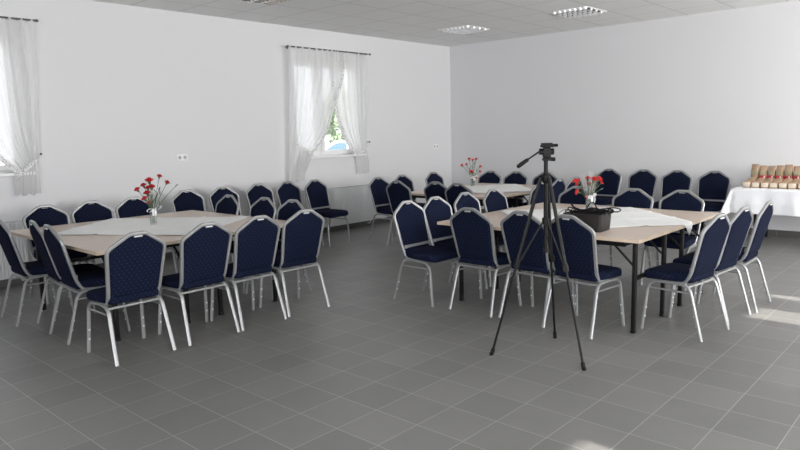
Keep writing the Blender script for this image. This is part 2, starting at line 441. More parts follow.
def lerp(a, b, t): return a+(b-a)*t
def curve1(pts, t):
    # piecewise smooth interpolation of (t, value)
    if t <= pts[0][0]: return pts[0][1]
    for i in range(len(pts)-1):
        if t <= pts[i+1][0]:
            t0, v0 = pts[i]; t1, v1 = pts[i+1]
            # catmull-rom tangents
            def tan(j):
                if j == 0: return (pts[1][1]-pts[0][1])/(pts[1][0]-pts[0][0])
                if j == len(pts)-1: return (pts[-1][1]-pts[-2][1])/(pts[-1][0]-pts[-2][0])
                return (pts[j+1][1]-pts[j-1][1])/(pts[j+1][0]-pts[j-1][0])
            h = t1-t0; u = (t-t0)/h; m0, m1 = tan(i)*h, tan(i+1)*h
            return (2*u**3-3*u**2+1)*v0+(u**3-2*u**2+u)*m0+(-2*u**3+3*u**2)*v1+(u**3-u**2)*m1
    return pts[-1][1]
def curtain(label, outer, inner, tail, hook, tie, folds, seed, xoff, group):
    """outer / inner: (z, y) down to the tie; tail: (y_outer, y_inner, z_bottom)"""
    rnd = random.Random(seed)
    ky = lambda v: v*.986
    kz = lambda v: 1.54+(v-1.54)*.986
    outer = [(kz(a), ky(b)) for a, b in outer]; inner = [(kz(a), ky(b)) for a, b in inner]; tail = (ky(tail[0]), ky(tail[1]), kz(tail[2])); tie = [(ky(a), kz(b)) for a, b in tie]
    zt = kz(2.852)
    NS, NT, NB = 120, 44, 14
    y_mid = (outer[0][1]+inner[0][1])/2
    t = thing('sheer_curtain', label, 'curtain', (ROD_X, 0, 0), 0, group)
    ph = [rnd.uniform(-.6, .6) for _ in range(8)]
    def pleat(s, amt):
        a = s*folds*2*PI
        return amt*(math.sin(a+ph[0]+1.3*math.sin(s*9+ph[1]))+.45*math.sin(a*1.9+ph[2])+.3*math.sin(a*.47+ph[3]))
    bm = bmesh.new(); grid = []
    zo, zi = tie[0][1], tie[1][1]      # z of the tie at outer and inner edge
    for j in range(NT+NB+1):
        row = []
        for i in range(NS+1):
            s = i/NS
            if j <= NT:
                u = j/NT
                zb = lerp(zo, zi, s**.8)
                z = lerp(zt, zb, u)
                yo = curve1([((zt-a)/(zt-zo), b) for a, b in outer], u); yi = curve1([((zt-a)/(zt-zi), b) for a, b in inner], u)
                y = lerp(yo, yi, s)
                amt = lerp(.022, .020, u)
                x = xoff + pleat(s, amt) - .045*u*u
                if u < .06: x = lerp(xoff*.2+pleat(s, .012), x, u/.06)
            else:
                v = (j-NT)/NB
                zb = lerp(zo, zi, s**.8)
                z = lerp(zb, tail[2]+.015*math.sin(s*17), v)
                y = lerp(lerp(outer[-1][1], inner[-1][1], s), lerp(tail[0], tail[1], s), min(1, v*1.4))
                x = xoff-.045 + pleat(s, lerp(.016, .024, v)) + .015*math.sin(v*PI)
            row.append(bm.verts.new((x, y, z)))
        grid.append(row)
    for j in range(NT+NB):
        for i in range(NS): bm.faces.new((grid[j][i], grid[j][i+1], grid[j+1][i+1], grid[j+1][i]))
    edge = [grid[j][NS].co.copy() for j in range(2, NT+1)]
    o = obj('voile', bm, 'sheer', t, 180, False)
    bm = bmesh.new(); prev = None
    sgn = -1 if inner[0][1] > outer[0][1] else 1
    for p in edge:
        a = bm.verts.new(p+Vector((.006, 0, 0))); b = bm.verts.new(p+Vector((.010, sgn*.03, .004))); c = bm.verts.new(p+Vector((.006, sgn*.06, .006)))
        if prev: bm.faces.new((prev[0], a, b, prev[1])); bm.faces.new((prev[1], b, c, prev[2]))
        prev = (a, b, c)
    obj('lace_edge', bm, 'lace', t, 180, False)
    bm = bmesh.new(); N = 16; pr = None
    for k in range(N+1):
        s = k/N
        y = lerp(hook[0], inner[-1][1]+(.01 if sgn < 0 else -.01), s); z = lerp(hook[1], zi-.01, s**.85)
        x = lerp(-.085, xoff-.02, min(1, s*3)); x += .025*math.sin(min(1, s)*PI)
        w = lerp(.02, .03, s)
        a = bm.verts.new((x, y, z+w)); b = bm.verts.new((x+.006, y, z-w))
        if pr: bm.faces.new((pr[0], a, b, pr[1]))
        pr = (a, b)
    obj('tie_band', bm, 'lace', t, 180, False)
    bm = bmesh.new(); cyl(bm, (XL-ROD_X+.0005, hook[0], hook[1]), (XL-ROD_X+.05, hook[0], hook[1]), .006); bmesh.ops.create_uvsphere(bm, u_segments=10, v_segments=6, radius=.013, matrix=Matrix.Translation((XL-ROD_X+.05, hook[0], hook[1])))
    obj('tie_hook', bm, 'darkmetal', t)
    return t
cl = dict(outer=[(2.852, 6.27), (2.2, 6.25), (1.42, 6.23)], inner=[(2.852, 7.36), (2.45, 7.34), (1.95, 7.12), (1.55, 6.95), (1.26, 6.66)], tail=(6.20, 6.49, .86), hook=(6.24, 1.45), tie=((6.23, 1.42), (6.66, 1.25)))
cr = dict(outer=[(2.852, 7.94), (2.2, 7.92), (1.36, 7.86)], inner=[(2.852, 7.08), (2.4, 7.1), (1.9, 7.19), (1.5, 7.36), (1.2, 7.62)], tail=(7.90, 7.66, .89), hook=(7.86, 1.41), tie=((7.86, 1.34), (7.62, 1.19)))
def shift(d, dy):
    return dict(outer=[(a, b+dy) for a, b in d['outer']], inner=[(a, b+dy) for a, b in d['inner']], tail=(d['tail'][0]+dy, d['tail'][1]+dy, d['tail'][2]), hook=(d['hook'][0]+dy, d['hook'][1]), tie=tuple((a+dy, b) for a, b in d['tie']))
curtain('sheer white curtain tied back to the left of the far window', **cl, folds=9, seed=3, xoff=.012, group='sheer tied back curtains')
curtain('sheer white curtain tied back to the right of the far window', **cr, folds=8, seed=5, xoff=-.022, group='sheer tied back curtains')
c1 = shift(cr, DY); c1['tail'] = (2.72, 2.47, .97); c1['outer'][0] = (2.852, 2.80)
curtain('sheer white curtain tied back at the left edge of the picture', **c1, folds=8, seed=11, xoff=-.012, group='sheer tied back curtains')

# ------------------------------------------------------------------ banquet chair
def frame_x(z): return -.128 - (z-.46)*.26            # recline of the back
def pad(bm, outline, levels, tf):
    """outline: closed 2-D polygon; levels: (inset, height) ; tf maps (u, v, h) to 3-D"""
    n = len(outline); rings = []
    cx = sum(p[0] for p in outline)/n; cy = sum(p[1] for p in outline)/n
    rad_ = min(max(p[0] for p in outline)-cx, max(p[1] for p in outline)-cy)
    def inset(d):
        if d > .010:                       # deep rings shrink towards the middle, so corners never cross
            q0 = inset(.010); k = 1-(d-.010)/rad_
            return [Vector((cx+(p.x-cx)*k, cy+(p.y-cy)*k)) for p in q0]
        out = []
        for i in range(n):
            p0, p, p1 = Vector(outline[i-1]), Vector(outline[i]), Vector(outline[(i+1) % n])
            e0 = (p-p0).normalized(); e1 = (p1-p).normalized()
            nn = Vector((-e0.y, e0.x))+Vector((-e1.y, e1.x))
            nn.normalize(); out.append(p+nn*d)
        return out
    for d, h in levels: rings.append([tf(q.x, q.y, h) for q in inset(d)])
    R = loft(bm, rings, cap=False)
    for r, (d, h) in ((R[0], levels[0]), (R[-1], levels[-1])):
        f = bm.faces.new(r)
        if f: pass
def back_outline(grow=0):
    # y (left positive), z   ; counter-clockwise
    w0, w1, w2 = .176+grow, .197+grow, .052
    zb, zs, zt = .452-grow, .792+grow*.5, .888+grow
    pts = [(-w0, zb), (w0, zb), (w1, zs), (w2, zt), (-w2, zt), (-w1, zs)]
    out = []
    rad = [.03, .03, .032, .022, .022, .032]
    for i in range(6):
        p = Vector(pts[i]); a = Vector(pts[i-1]); b = Vector(pts[(i+1) % 6]); r = rad[i]
        s = p+(a-p).normalized()*r; e = p+(b-p).normalized()*r
        for k in range(6):
            t = k/5; q = (1-t)**2*s+2*t*(1-t)*p+t*t*e; out.append((q.x, q.y))
    return out
def make_chair():
    t = thing('banquet_chair', '', 'chair')
    # seat
    bm = bmesh.new(); ol = []
    P4 = [(-.135, -.185), (.245, -.205), (.245, .205), (-.135, .185)]; R4 = [.035, .075, .075, .035]
    for i in range(4):
        p = Vector(P4[i]); a = Vector(P4[i-1]); b = Vector(P4[(i+1) % 4])
        s = p+(a-p).normalized()*R4[i]; e = p+(b-p).normalized()*R4[i]
        for k in range(7):
            u = k/6; q = (1-u)**2*s+2*u*(1-u)*p+u*u*e; ol.append((q.x, q.y))
    pad(bm, ol, [(.02, .404), (.006, .406), (0, .412), (-.004, .430), (-.003, .452), (.004, .466), (.018, .472), (.05, .477), (.10, .479)], lambda u, v, h: (u, v, h-.012*max(0, (u-.12))/.12))
    obj('seat', bm, 'fabric', t)
    # backrest pad
    bm = bmesh.new()
    pad(bm, back_outline(-.002), [(.08, -.019), (.03, -.018), (.009, -.016), (.002, -.011), (0, -.004), (0, .006), (.003, .014), (.010, .019), (.03, .024), (.07, .028), (.12, .029)], lambda u, v, h: (frame_x(v)+h, u, v))
    obj('backrest', bm, 'fabric', t)
    # back frame: one bent tube with a flattened crown, plus the lower rail and the grip
    g = .012
    half = [(.10, .172, .397), (-.085, .178, .397), (frame_x(.47)+.002, .187, .47), (frame_x(.80), .211, .798), (frame_x(.9), .055, .897)]
    path = half + [(p[0], -p[1], p[2]) for p in half[::-1]]
    pts = fillet(path, [.06, .09, .035, .022, .022, .035, .09, .06], 6)
    bm = bmesh.new(); sweep(bm, pts, .0140, .0125, ref=(0, 1, 0), n=10, pw=.8)
    box(bm, frame_x(.50)+.012, frame_x(.50)+.026, -.178, .178, .487, .517, bev=.003)
    obj('back_frame', bm, 'silver', t)
    bm = bmesh.new()
    box(bm, frame_x(.88)-.022, frame_x(.88)+.018, -.030, .030, .873, .883, bev=.003)
    obj('grip', bm, 'grip', t)
    # legs: each side is a front and a rear leg meeting in the seat rail
    for s in (1, -1):
        fr = fillet([(.228, s*.212, 0.0), (.188, s*.196, .388), (.0, s*.190, .392)], .085, 8)
        rr = fillet([(-.238, s*.215, 0.0), (-.128, s*.196, .388), (.002, s*.190, .392)], .07, 8)
        for nm, pp, sg in (('leg', fr, -1), ('leg', rr, 1)):
            bm = bmesh.new(); sweep(bm, pp, .0105, .014, ref=(1, 0, 0), n=8, pw=.8)
            a, b = Vector(pp[0]), Vector(pp[1])
            for h in (.105, .175):
                k = h/b.z if b.z else 0; c = a+(b-a)*k
                cyl(bm, c+Vector((sg*.009, 0, 0)), c+Vector((sg*.0145, 0, 0)), .0065, 8, mi=1)
            for v in bm.verts: v.co.z = max(v.co.z, 0.0)
            obj(nm, bm, ['silver', 'dot'], t)
        bm = bmesh.new(); cyl(bm, (.193, s*.198, .335), (-.142, s*.1985, .335), .007, 8); obj('side_stretcher', bm, 'silver', t)
    bm = bmesh.new(); cyl(bm, (-.118, -.192, .378), (-.118, .192, .378), .0095, 8); obj('rear_rail', bm, 'silver', t)
    return t
chair0 = make_chair(); used = [False]
BK = .243
def chair(top, facing, label, group, rot=0.):
    """top: where the crown of the back stands over the floor"""
    th = math.radians({'+x': 0, '+y': 90, '-x': 180, '-y': 270}[facing]+rot)
    x = top[0]+BK*math.cos(th); y = top[1]+BK*math.sin(th)
    if not used[0]:
        used[0] = True; chair0.location = (x, y, 0); chair0.rotation_euler = (0, 0, th); chair0['label'] = label; chair0['group'] = group; return chair0
    return dup(chair0, (x, y, 0), th, label, group)

gL, gR, gG, gW = 'navy chairs around the left table', 'navy chairs around the right table', 'navy chairs around the far table', 'navy chairs lined up along the walls'
rows = [
 # left table, near side
 ((-4.375, 2.10), '-x', 0, 'navy chair at the left table, leftmost in the front row seen from behind', gL),
 ((-4.375, 2.655), '-x', 0, 'navy chair at the left table, second from left in the front row', gL),
 ((-4.375, 3.125), '-x', 0, 'navy chair at the left table, third from left in the front row', gL),
 ((-4.385, 3.61), '-x', -4, 'navy chair at the left table, right end of the front row', gL),
 # left end
 ((-6.25, 1.79), '+y', -2, 'navy chair cut by the left picture edge at the left table end', gL),
 ((-5.78, 1.905), '+y', -7, 'navy chair at the left end of the left table, middle of three', gL),
 ((-5.375, 1.875), '+y', -4, 'navy chair seen side on at the left end of the left table, nearest', gL),
 # window side of the left table
 ((-7.09, 2.46), '+x', 0, 'navy chair behind the left table, leftmost of three, in front of the radiator', gL),
 ((-7.09, 2.92), '+x', 0, 'navy chair behind the left table, middle of the three left of the vase', gL),
 ((-7.09, 3.385), '+x', 0, 'navy chair behind the left table, partly hidden by its vase', gL),
 # right end of the left table
 ((-6.30, 4.11), '-y', 0, 'navy chair at the right end of the left table, farthest of three', gL),
 ((-5.67, 4.13), '-y', 0, 'navy chair at the right end of the left table, middle of three', gL),
 ((-5.20, 4.13), '-y', 0, 'navy chair at the right end of the left table, nearest of three', gL),
 # along the window wall
 ((-7.43, 4.23), '+x', 0, 'navy chair against the window wall, first right of the red flowers', gW),
 ((-7.43, 4.745), '+x', 0, 'navy chair against the window wall, second right of the red flowers', gW),
 ((-7.42, 5.295), '+x', 0, 'navy chair against the window wall, third right of the red flowers', gW),
 ((-7.38, 5.75), '+x', 3, 'navy chair against the window wall under the hanging curtain end', gW),
 ((-7.29, 6.185), '+x', 4, 'navy chair standing free before the radiator, seat and legs showing', gW),
 # right table, left end
 ((-4.10, 4.60), '+x', 0, 'navy chair with bright frame at the left end of the right table, seat fully showing', gR),
 ((-4.11, 5.03), '+x', 0, 'navy chair at the left end of the right table, second from front', gR),
 ((-4.13, 5.55), '+x', 0, 'navy chair at the left end of the right table, third from front', gR),
 ((-4.10, 6.03), '+x', 0, 'navy chair at the left end of the right table, rearmost', gR),
 # near side
 ((-3.25, 4.42), '+y', 0, 'navy chair seen from behind at the right table, left of the tripod', gR),
 ((-2.76, 4.445), '+y', -4, 'navy chair seen from behind at the right table, crossed by the tripod legs', gR),
 ((-2.34, 4.41), '+y', -6, 'navy chair seen from behind in front of the dark basket', gR),
 # right end
 ((-1.445, 5.02), '-x', -8, 'navy chair at the right end of the right table, nearest to the viewer', gR),
 ((-1.425, 5.56), '-x', -6, 'navy chair at the right end of the right table, middle of three', gR),
 ((-1.375, 6.08), '-x', 0, 'navy chair at the right end of the right table, by the white draped table', gR),
 # far side
 ((-3.43, 6.72), '-y', 0, 'navy chair on the far side of the right table behind the flowers', gR),
 ((-2.80, 6.73), '-y', 0, 'navy chair on the far side of the right table, middle of three', gR),
 ((-2.305, 6.74), '-y', 0, 'navy chair on the far side of the right table, rightmost', gR),
 # far table
 ((-6.74, 6.93), '+x', 0, 'navy chair at the left end of the far table beside the radiator', gG),
 ((-6.75, 7.47), '+x', 0, 'navy chair at the left end of the far table, half hidden, middle', gG),
 ((-6.72, 8.19), '+x', 0, 'navy chair at the left end of the far table, nearest to the corner', gG),
 ((-5.96, 6.49), '+y', 0, 'navy chair on the near side of the far table, leftmost and dark', gG),
 ((-5.36, 6.58), '+y', 0, 'navy chair on the near side of the far table, middle', gG),
 ((-4.945, 6.50), '+y', 0, 'navy chair on the near side of the far table, rightmost', gG),
 ((-6.0, 8.78), '-y', 0, 'navy chair behind the far table just right of its flowers', gG),
 ((-5.52, 8.78), '-y', 0, 'navy chair behind the far table, between its flowers and the tripod head', gG),
 ((-5.01, 8.80), '-y', 0, 'navy chair behind the far table, directly behind the tripod column', gG),
 ((-4.17, 7.22), '-x', 0, 'navy chair at the right end of the far table, behind the tripod', gG),
 ((-4.17, 7.66), '-x', 0, 'navy chair at the right end of the far table, just right of the tripod', gG),
 ((-4.17, 8.11), '-x', 0, 'navy chair at the right end of the far table, behind the red flowers', gG),
 # along the back wall
 ((-4.48, 9.80), '-y', 0, 'navy chair against the back wall, leftmost of four beside the flowers', gW),
 ((-3.94, 9.82), '-y', 0, 'navy chair against the back wall, second of four from the left', gW),
 ((-3.43, 9.79), '-y', 0, 'navy chair against the back wall, third of four from the left', gW),
 ((-2.92, 9.80), '-y', 0, 'navy chair against the back wall, next to the white draped table', gW),
]
for p, f, r, l, g in rows: chair(p, f, l, g, r)

# ------------------------------------------------------------------ folding tables
TT = .72
def folding_table(x0, x1, y0, y1, label, group, legs=(.08, .63), far=.045):
    t = thing('folding_table', label, 'table', ((x0+x1)/2, (y0+y1)/2, 0), 0, group)
    a, b = (x1-x0)/2, (y1-y0)/2
    bm = bmesh.new(); box(bm, -a+.002, a-.002, -b+.002, b-.002, TT-.025, TT); obj('tabletop', bm, 'beech', t)
    bm = bmesh.new()
    for (p, q, r, s) in ((-a, a, -b, -b+.002), (-a, a, b-.002, b), (-a, -a+.002, -b+.002, b-.002), (a-.002, a, -b+.002, b-.002)): box(bm, p, q, r, s, TT-.0255, TT-.0005)
    obj('edge_band', bm, 'edge', t)
    bm = bmesh.new(); L0, L1 = -b+legs[0], -b+legs[1]
    for y in (L0, L1): box(bm, -a+.12, a-.12, y-.012, y+.012, TT-.065, TT-.0255)
    for s in (-1, 1): box(bm, s*(a-.13-(far-.045 if s < 0 else 0))-.012, s*(a-.13-(far-.045 if s < 0 else 0))+.012, L0, L1, TT-.06, TT-.0255)
    obj('under_frame', bm, 'black', t)
    for s in (-1, 1):
        xe = s*(a-(.045 if s > 0 else far))
        for y in (L0, L1):
            bm = bmesh.new(); box(bm, xe-.015, xe+.015, y-.016, y+.016, 0.012, TT-.0255, bev=.003); box(bm, xe-.017, xe+.017, y-.018, y+.018, 0, .02, bev=.003)
            obj('leg', bm, 'black', t)
            bm = bmesh.new(); sweep(bm, [(xe-s*.015, y, TT-.20), (xe-s*.19, y, TT-.03)], .008, .011, n=6); obj('strut', bm, 'black', t)
        bm = bmesh.new(); box(bm, xe-.01, xe+.01, L0+.016, L1-.016, .40, .432, bev=.002); obj('crossbar', bm, 'black', t)
    return t
gt = 'beech topped folding tables'
folding_table(-6.85, -4.90, 2.03, 2.995, 'beech topped folding table, left half of the left table', gt, (.12, .72), .40)
folding_table(-6.85, -4.90, 3.0, 3.965, 'beech topped folding table, right half of the left table', gt, (.07, .66), .40)
folding_table(-3.80, -1.90, 4.68, 5.635, 'beech topped folding table carrying the dark basket', gt, (.045, .62), .24)
folding_table(-3.80, -1.90, 5.64, 6.60, 'beech topped folding table, far half of the right table beyond the basket', gt, (.06, .60), .24)
folding_table(-6.10, -4.60, 6.74, 7.695, 'beech topped folding table, near half of the far table', gt)
folding_table(-6.10, -4.60, 7.70, 8.66, 'beech topped folding table, wall side half of the far table', gt)

# square cloths laid cornerwise on the tables ----------------------
def table_cloth(quad, bounds, label, seed, z=TT):
    rnd = random.Random(seed); n = 48
    cx = sum(p[0] for p in quad)/4; cy = sum(p[1] for p in quad)/4
    t = []
    bm = bmesh.new(); G = []
    x0, x1, y0, y1 = bounds
    for j in range(n+1):
        row = []
        for i in range(n+1):
            u, v = i/n, j/n
            x = (1-u)*(1-v)*quad[0][0]+u*(1-v)*quad[1][0]+u*v*quad[2][0]+(1-u)*v*quad[3][0]
            y = (1-u)*(1-v)*quad[0][1]+u*(1-v)*quad[1][1]+u*v*quad[2][1]+(1-u)*v*quad[3][1]
            h = .0035
            for f in (1/3, 2/3):
                h += .008*math.exp(-((u-f)/.014)**2)+.008*math.exp(-((v-f)/.014)**2)
            h += .0022*(1+math.sin(u*13+seed)*math.cos(v*11+seed*2))
            drop = 0
            ox = max(0, x-x1, x0-x); oy = max(0, y-y1, y0-y); o = max(ox, oy)
            if o > 0:
                k = max(0, o-.012)
                if x > x1: x = x1+min(.014, x-x1)+.004*math.sin(v*40)
                if x < x0: x = x0-min(.014, x0-x)
                if y > y1: y = y1+min(.014, y-y1)
                if y < y0: y = y0-min(.014, y0-y)
                drop = k*1.0 if o > .012 else 0
                h = .0035 if drop == 0 else 0
            row.append(bm.verts.new((x-cx, y-cy, z+h-drop)))
        G.append(row)
    for j in range(n):
        for i in range(n): bm.faces.new((G[j][i], G[j][i+1], G[j+1][i+1], G[j+1][i]))
    o = obj('tablecloth', bm, 'cloth', None, 50, False); o.location = (cx, cy, 0)
    mo = o.modifiers.new('thickness', 'SOLIDIFY'); mo.thickness = .0016; mo.offset = 1
    return tag(o, label, 'tablecloth', 'white cloths laid cornerwise')
table_cloth([(-6.19, 2.16), (-5.00, 2.90), (-5.68, 3.955), (-6.84, 3.02)], (-6.85, -4.90, 2.03, 3.965), 'white cloth laid cornerwise on the left table', 1)
table_cloth([(-2.79, 4.67), (-1.79, 5.70), (-2.78, 6.60), (-3.76, 5.66)], (-3.80, -1.90, 4.68, 6.60), 'white cloth on the right table with one corner hanging over its edge', 2)
table_cloth([(-5.40, 6.78), (-4.55, 7.72), (-5.45, 8.64), (-6.09, 7.76)], (-6.10, -4.60, 6.74, 8.66), 'white cloth on the far table by the room corner', 3)

# ------------------------------------------------------------------ vases with carnations
def bloom_bm(bm, c, d, r, rnd):
    d = d.normalized(); a = d.orthogonal().normalized(); b = d.cross(a)
    for k, (rr, hh) in enumerate(((1.0, .25), (.86, .45), (.66, .62), (.42, .75), (.2, .82))):
        n = 22; ph = rnd.uniform(0, 6)
        ring = []; inn = bm.verts.new(c-d*r*.35)
        for i in range(n):
            th = 2*PI*i/n; w = 1+.16*math.sin(th*5+ph)+.10*math.sin(th*11+ph*2)
            ring.append(bm.verts.new(c+(a*math.cos(th)+b*math.sin(th))*r*rr*w+d*r*(hh+.22*math.sin(th*7+ph))))
        for i in range(n): bm.faces.new((inn, ring[i], ring[(i+1) % n]))
    rings = []
    for h, q in ((-.9, .18), (-.5, .34), (-.1, .42), (.1, .3)): rings.append([c+d*r*h+(a*math.cos(2*PI*k/8)+b*math.sin(2*PI*k/8))*r*q for k in range(8)])
    loft(bm, rings, True, 1)
def bouquet(base, vase_h, vr, heads, label, glabel, colour, seed, wrap=False, scale=1.):
    rnd = random.Random(seed)
    x, y, z = base
    t = thing('flower_vase', label, 'vase', base, 0, 'glass flower vases')
    bm = bmesh.new()
    lathe(bm, [(vr*.96, 0), (vr, .006), (vr, vase_h*.6), (vr*.92, vase_h), (vr*.84, vase_h), (vr*.9, vase_h*.6), (vr*.9, .012), (.001, .012)], n=20)
    obj('glass', bm, 'glass', t)
    bm = bmesh.new()
    for s in (-1, 1):
        pts = [(vr*.5*math.cos(.6), 0, vase_h*.96)]
        lp = []
        for k in range(13):
            q = 2*PI*k/12; lp.append(Vector((vr*1.05, s*(.012+.03*(1-math.cos(q))/1.0), vase_h*.97+.016*math.sin(q)+.008*(1-math.cos(q))*s)))
        for i in range(12):
            vs = [bm.verts.new(lp[i]+Vector((-.012, 0, 0))), bm.verts.new(lp[i]+Vector((.012, 0, 0))), bm.verts.new(lp[i+1]+Vector((.012, 0, 0))), bm.verts.new(lp[i+1]+Vector((-.012, 0, 0)))]
            bm.faces.new(vs)
        box(bm, vr*1.0, vr*1.08, s*.012-.01, s*.012+.01, vase_h*.55, vase_h*.95)
    sweep(bm, [(vr*1.02*math.cos(2*PI*k/16), vr*1.02*math.sin(2*PI*k/16), vase_h*.96) for k in range(16)], .002, .007, ref=(0, 0, 1), closed=True, n=6)
    obj('bow', bm, 'bow', t, 180, True)
    if wrap:
        bm = bmesh.new(); R0 = []
        for h, r in ((vase_h*.9, .02), (vase_h*1.5, .06), (vase_h*2.5, .10)):
            R0.append([(r*(1+.2*math.sin(5*q))*math.cos(q), r*(1+.2*math.sin(5*q))*math.sin(q), h+.015*math.sin(q*7)) for q in [2*PI*k/30 for k in range(30)]])
        loft(bm, R0, False); obj('cellophane', bm, 'wrap', t, 180)
    # heads are given as (right, up, r) seen from the camera side, in metres
    rt = Vector((.739, .674, 0)); fw = Vector((-.674, .739, 0))
    for (hx, hz, r, kind) in heads:
        hd = rnd.uniform(-.045, .045)
        head = rt*hx+fw*hd+Vector((0, 0, hz)); foot = Vector((rnd.uniform(-.4, .4)*vr, rnd.uniform(-.4, .4)*vr, .016)) - Vector((0, 0, 0))
        mid = Vector((head.x*.16, head.y*.16, vase_h))
        c = thing('carnation', glabel if kind else glabel.replace('carnation', 'carnation bud'), 'flower', (x, y, z), 0, glabel)
        pts = []
        for k in range(11):
            u = k/10; pts.append((1-u)**2*foot+2*u*(1-u)*Vector((mid.x*.4, mid.y*.4, vase_h*1.1))+u*u*head)
        bm = bmesh.new(); sweep(bm, pts, .0026, n=6)
        obj('stem', bm, 'stem', c)
        dr = (pts[-1]-pts[-3]).normalized()
        bm = bmesh.new()
        if kind: bloom_bm(bm, head, dr, r, rnd)
        else: loft(bm, [[head+dr*h+dr.orthogonal().normalized()*0+Vector((q*math.cos(2*PI*k/8), q*math.sin(2*PI*k/8), 0)) for k in range(8)] for h, q in ((-.01, .003), (0, .008), (.015, .009), (.03, .003))])
        obj('bloom', bm, [colour if kind else 'leaf', 'stem'], c, 180, False)
        for k in (5, 7):
            p = pts[k]; o = Vector((rnd.uniform(-1, 1), rnd.uniform(-1, 1), 1.1)).normalized()*rnd.uniform(.05, .09); sd = o.cross(Vector((0, 0, 1))).normalized()*.006
            bm = bmesh.new(); vs = [bm.verts.new(q) for q in (p, p+o*.45+sd, p+o, p+o*.45-sd)]; bm.faces.new(vs); obj('leaf', bm, 'leaf', c, 180, False)
    return t
# left table
bouquet((-5.975, 3.038, TT+.009), .155, .03, [(-.135, .335, .030, 1), (-.07, .375, .030, 1), (0, .42, .04, 1), (-.035, .30, .034, 1), (-.075, .245, .03, 1), (.10, .46, .026, 1), (.17, .40, .026, 1), (.02, .36, .034, 1), (-.04, .345, .03, 1), (.225, .36, .01, 0), (.06, .33, .01, 0), (-.02, .21, .022, 1)],
        'glass vase of red carnations on the left table', 'red carnation in the vase on the left table', 'red', 5)
# right table
bouquet((-2.99, 6.09, TT+.009), .15, .032, [(0.040, 0.306, .04, 1), (0.080, 0.310, .036, 1), (-0.152, 0.294, .024, 1), (-0.104, 0.290, .034, 1), (-0.016, 0.322, .026, 1), (-0.104, 0.184, .03, 1), (-0.128, 0.266, .02, 1), (0.016, 0.258, .024, 1), (0.128, 0.202, .01, 0), (-0.024, 0.141, .018, 1), (0.112, 0.274, .02, 1)],
        'glass vase of coral red carnations behind the dark basket', 'coral red carnation behind the dark basket', 'coral', 8, True)
# far table
bouquet((-5.833, 8.05, TT+.009), .14, .03, [(-.16, .31, .026, 1), (-.085, .32, .026, 1), (-.05, .40, .028, 1), (.0, .385, .026, 1), (-.02, .21, .034, 1), (.115, .285, .026, 1), (.11, .21, .022, 1), (.05, .40, .024, 1), (.05, .12, .018, 1), (.03, .33, .01, 0)],
        'glass vase of carnations on the far table by the corner', 'pale red carnation in the vase on the far table', 'coral', 13)

# ------------------------------------------------------------------ basket with cables
bx, by = -2.445, 4.955
t = thing('wicker_basket', 'dark woven basket full of cables on the right table', 'basket', (bx, by, TT+.001), math.radians(3))
bm = bmesh.new()
def rrect(a, b, r, z, n=5):
    out = []
    for (sx, sy, a0) in ((1, 1, 0), (-1, 1, 90), (-1, -1, 180), (1, -1, 270)):
        for k in range(n+1):
            q = math.radians(a0+90*k/n); out.append((sx*(a-r)+r*math.cos(q), sy*(b-r)+r*math.sin(q), z))
    return out
loft(bm, [rrect(.152, .106, .02, 0), rrect(.157, .111, .02, .06), rrect(.161, .116, .02, .134), rrect(.153, .108, .016, .134), rrect(.145, .098, .016, .012)])
obj('body', bm, 'wicker', t)
bm = bmesh.new(); sweep(bm, [Vector(p) for p in rrect(.158, .114, .02, .135)], .008, closed=True, ref=(0, 0, 1), n=8); obj('rim', bm, 'wicker', t)
for s in (-1, 1):
    bm = bmesh.new(); sweep(bm, fillet([(s*.15, -.045, .112), (s*.175, -.045, .15), (s*.175, .045, .15), (s*.15, .045, .112)], .02), .005, n=6); obj('handle', bm, 'wicker', t)
rnd = random.Random(21)
def cable(name, pts, r, label, mtl='rubber'):
    N = len(pts); out = []
    P = [Vector(p) for p in pts]
    for i in range(N-1):
        p0, p1, p2, p3 = P[max(i-1, 0)], P[i], P[i+1], P[min(i+2, N-1)]
        for k in range(6):
            u = k/6; out.append(.5*((2*p1)+(p2-p0)*u+(2*p0-5*p1+4*p2-p3)*u*u+(3*p1-p0-3*p2+p3)*u**3))
    out.append(P[-1])
    bm = bmesh.new(); sweep(bm, out, r, n=7, ref=(0, 0, 1)); o = obj(name, bm, mtl); o.location = (bx, by, TT+.027)
    return tag(o, label, 'cable', 'black cables in the basket')
def coil(cx, cy, rx, ry, z, turns, wob):
    out = []
    for k in range(int(turns*10)+1):
        q = 2*PI*k/10; out.append((cx+rx*math.cos(q)*(1+wob*rnd.uniform(-1, 1)), cy+ry*math.sin(q)*(1+wob*rnd.uniform(-1, 1)), z+.012*math.sin(q*1.3+k)+.0008*k))
    return out
cable('power_cable', coil(-.03, 0, .115, .08, .118, 3, .2), .0048, 'black cable coiled across the middle of the basket')
cable('power_cable', coil(.115, .02, .085, .06, .126, 3, .2), .0045, 'black cable looping out over the right rim of the basket')
cable('power_cable', [(.06, -.03, .10), (.13, -.05, .14), (.20, .0, .165), (.245, .07, .15), (.20, .12, .12), (.11, .05, .13), (.03, -.02, .11)], .0052, 'thick black cable loop sticking out at the right of the basket')
cable('power_cable', [(-.10, 0, .08), (-.14, .05, .14), (-.16, .03, .175), (-.11, -.03, .16), (-.03, -.03, .135), (.05, 0, .11)], .0048, 'black cable rising at the left rim of the basket')
cable('power_cable', [(-.05, .05, .09), (-.02, .06, .17), (.03, .04, .195), (.08, .01, .15), (.12, .0, .11)], .0045, 'black cable arching up out of the basket before the vase')
cable('thin_wire', [(-.10, .02, .10), (-.2, .05, .125), (-.26, .03, .10), (-.30, .06, .035), (-.26, .10, .012), (-.2, .12, .009)], .0022, 'thin black wire trailing left out of the basket onto the cloth')
